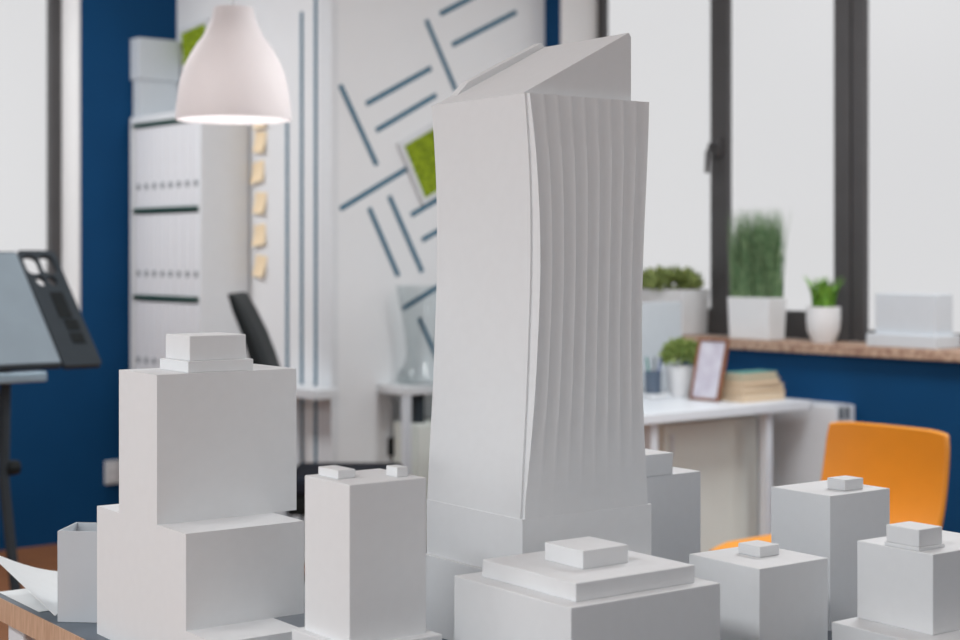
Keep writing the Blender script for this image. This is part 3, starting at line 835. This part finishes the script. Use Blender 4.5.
# sloping crown
Q = b.P-TA*XB
yc1 = solve(Q, TB, 631)
zc1 = b.zat(XB, yc1, 33)
yc0 = y0s[-1]+.002
zc0 = b.zat(XB, yc0, 94)
sc_ = solve(Q+TB*yc1, TA, 546)
bm = NB()
xs = (-sc_+XB, XB)
V = []
for x in xs: V.append([bm.verts.new(p) for p in ((x, yc0, zT-.001), (x, yc0, zc0), (x, yc1-.004, zc1), (x, yc1, zc1-.006), (x, yc1, zT-.001))])
for i in range(5): bm.faces.new((V[0][i], V[0][(i+1) % 5], V[1][(i+1) % 5], V[1][i]))
bm.faces.new(V[0]); bm.faces.new(V[1][::-1])
obj('sloping_crown', bm, 'card', rt)
# raised fin along the far side of the crown
R0 = b.P-TA*(XB-sc_)
ys = solve(R0, TB, 468); ye = solve(R0, TB, 541)
zs = b.zat(XB-sc_, ys, 91.5)
slope_z = (zc1-zc0)/(yc1-yc0)
zf = lambda y: zc0+slope_z*(y-yc0)
bm = NB(); V = []
for x in (-WA, XB-sc_+.0003):
    V.append([bm.verts.new(p) for p in ((x, yc0-.0, zT-.001), (x, yc0, zf(yc0)), (x, ys-.02, zf(ys-.02)), (x, ys, zf(ys)+.011), (x, ye, zf(ye)+.011), (x, yc1, zf(yc1)-.002), (x, yc1, zT-.001))])
k_ = len(V[0])
for i in range(k_): bm.faces.new((V[0][i], V[0][(i+1) % k_], V[1][(i+1) % k_], V[1][i]))
bm.faces.new(V[0]); bm.faces.new(V[1][::-1])
obj('side_fin', bm, 'card', rt)
# base and pedestal
zP = b.zat(-WA, 0, 553)
yb1 = yoff(650)
obj('base_block', bx(-WA-.0008, .0035, y0s[0]-.0008, yb1, zP, zA, .0006), 'card', rt)
obj('pedestal', bx(-WA-.003, .03, y0s[0]-.006, yb1+.015, 0, zP, .0008), 'card', rt)

# ---- small open card box
bp = lat(57.5, 2.41)
bw_, bd_ = .085, .08
t = thing('open_box', 'small open topped pale card box at the table corner', 'box', tw_(bp, TZ), math.pi/2-AL-math.radians(5.7))
hb = CAMZ-2.41*(531-HY)/F-TZ
tk = .003
obj('floor_panel', bx(tk, bw_-tk, tk, bd_-tk, .0005, .004), 'box', t)
for a in ((0, bw_, 0, tk), (0, bw_, bd_-tk, bd_), (0, tk, tk, bd_-tk), (bw_-tk, bw_, tk, bd_-tk)):
    obj('side_panel', bx(a[0], a[1], a[2], a[3], .0005, hb), 'box', t)
# ---- curled sheet and flat sheet
def pt(px, py, z): return on_z(px, py, z)
A0 = at_t(60, 622, 2.40); 
low = [at_t(60, 621.5, 2.395), at_t(38, 601, 2.46), at_t(18, 582, 2.50), at_t(0, 563, 2.52), at_t(-25, 540, 2.50)]
low = []
for px, py in ((55, 616), (38, 600), (20, 583), (0, 564), (-20, 547)):
    t_ = 2.405+(62-px)*.0012
    low.append(at_t(px, py, t_))
upp = []
for (px, py), tt_ in zip(((100, 574), (57, 571.5), (30, 566.5), (0, 556), (-20, 545)), (2.66, 2.64, 2.62, 2.58, 2.53)):
    p = at_t(px, py, tt_); p.z = max(p.z, TZ+.004); upp.append(p)
grid = []
for i in range(17):
    f = i/16*4; a = min(3, int(f)); g = f-a
    def cr(L_):
        p0, p1, p2, p3 = L_[max(a-1, 0)], L_[a], L_[a+1], L_[min(a+2, 4)]
        return .5*((2*p1)+(p2-p0)*g+(2*p0-5*p1+4*p2-p3)*g*g+(3*p1-p0-3*p2+p3)*g**3)
    l_, u_ = cr(low), cr(upp)
    row = []
    for j in range(7):
        p = l_.lerp(u_, j/6); p.z = max(p.z, TZ+.002); row.append(p)
    grid.append(row)
c_ = grid[0][0].copy()
tag(obj('paper_sheet', sheet([[p-c_ for p in r] for r in grid], .0006), 'paper', None, True, loc=c_), 'curled white paper sheet lifting off the table corner by the open box', 'paper')
f0 = tw_(cor[0], TZ+.0006)
o = obj('paper_sheet', bx(.02, .20, .012, .15, 0, .0008), 'paper', None, loc=f0); o.rotation_euler = (0, 0, TROT+.0)
tag(o, 'flat white paper at the far table corner below the curled sheet', 'paper')

# ---------------------------------------------------------------- light
wd_ = bpy.data.worlds.new('overcast'); bpy.context.scene.world = wd_; wd_.use_nodes = True
bg = wd_.node_tree.nodes['Background']; bg.inputs['Color'].default_value = (.985, .985, 1.0, 1); bg.inputs['Strength'].default_value = .76
def area(name, loc, target, sx, sy, power, col=(1, 1, 1)):
    l = bpy.data.lights.new(name, 'AREA'); l.shape = 'RECTANGLE'; l.size = sx; l.size_y = sy; l.energy = power; l.color = col
    o = bpy.data.objects.new(name, l); C.objects.link(o); o.location = loc
    o.rotation_euler = (Vector(target)-Vector(loc)).to_track_quat('-Z', 'Y').to_euler()
    return o
area('added_daylight_fill', (-2.6, YF-.1, 1.75), (-2.6, 3, 1.75), 4.6, 1.9, 30, (.975, .99, 1))  # fill added at the unseen front opening, brightens the left-facing sides
area('added_daylight_fill', (-.9, YG+.12, 1.85), (-.9, 0, 1.6), 3.6, 1.7, 45, (.98, .99, 1))  # fill added behind the off-frame window end, lifts the right-facing sides
for x, y, e_ in ((-6.0, 2.0, 46), (-2.7, 4.0, 58), (-3.6, -1.2, 36), (-.9, -1.3, 58)):
    area('added_overhead_fill', (x, y, ZC-.02), (x, y, 0), 1.2, .6, e_, (.98, .99, 1))  # unseen fills added overhead to brighten walls and models, no fittings
pl = bpy.data.lights.new('bulb_light', 'POINT'); pl.energy = 1.0; pl.color = (1, .985, .98); pl.shadow_soft_size = .04
po = bpy.data.objects.new('bulb_light', pl); C.objects.link(po); po.location = lp+Vector((0, 0, .06))
vs_ = bpy.context.scene.view_settings
vs_.view_transform = 'Standard'; vs_.look = 'None'; vs_.exposure = 0; vs_.gamma = 1; vs_.use_curve_mapping = False
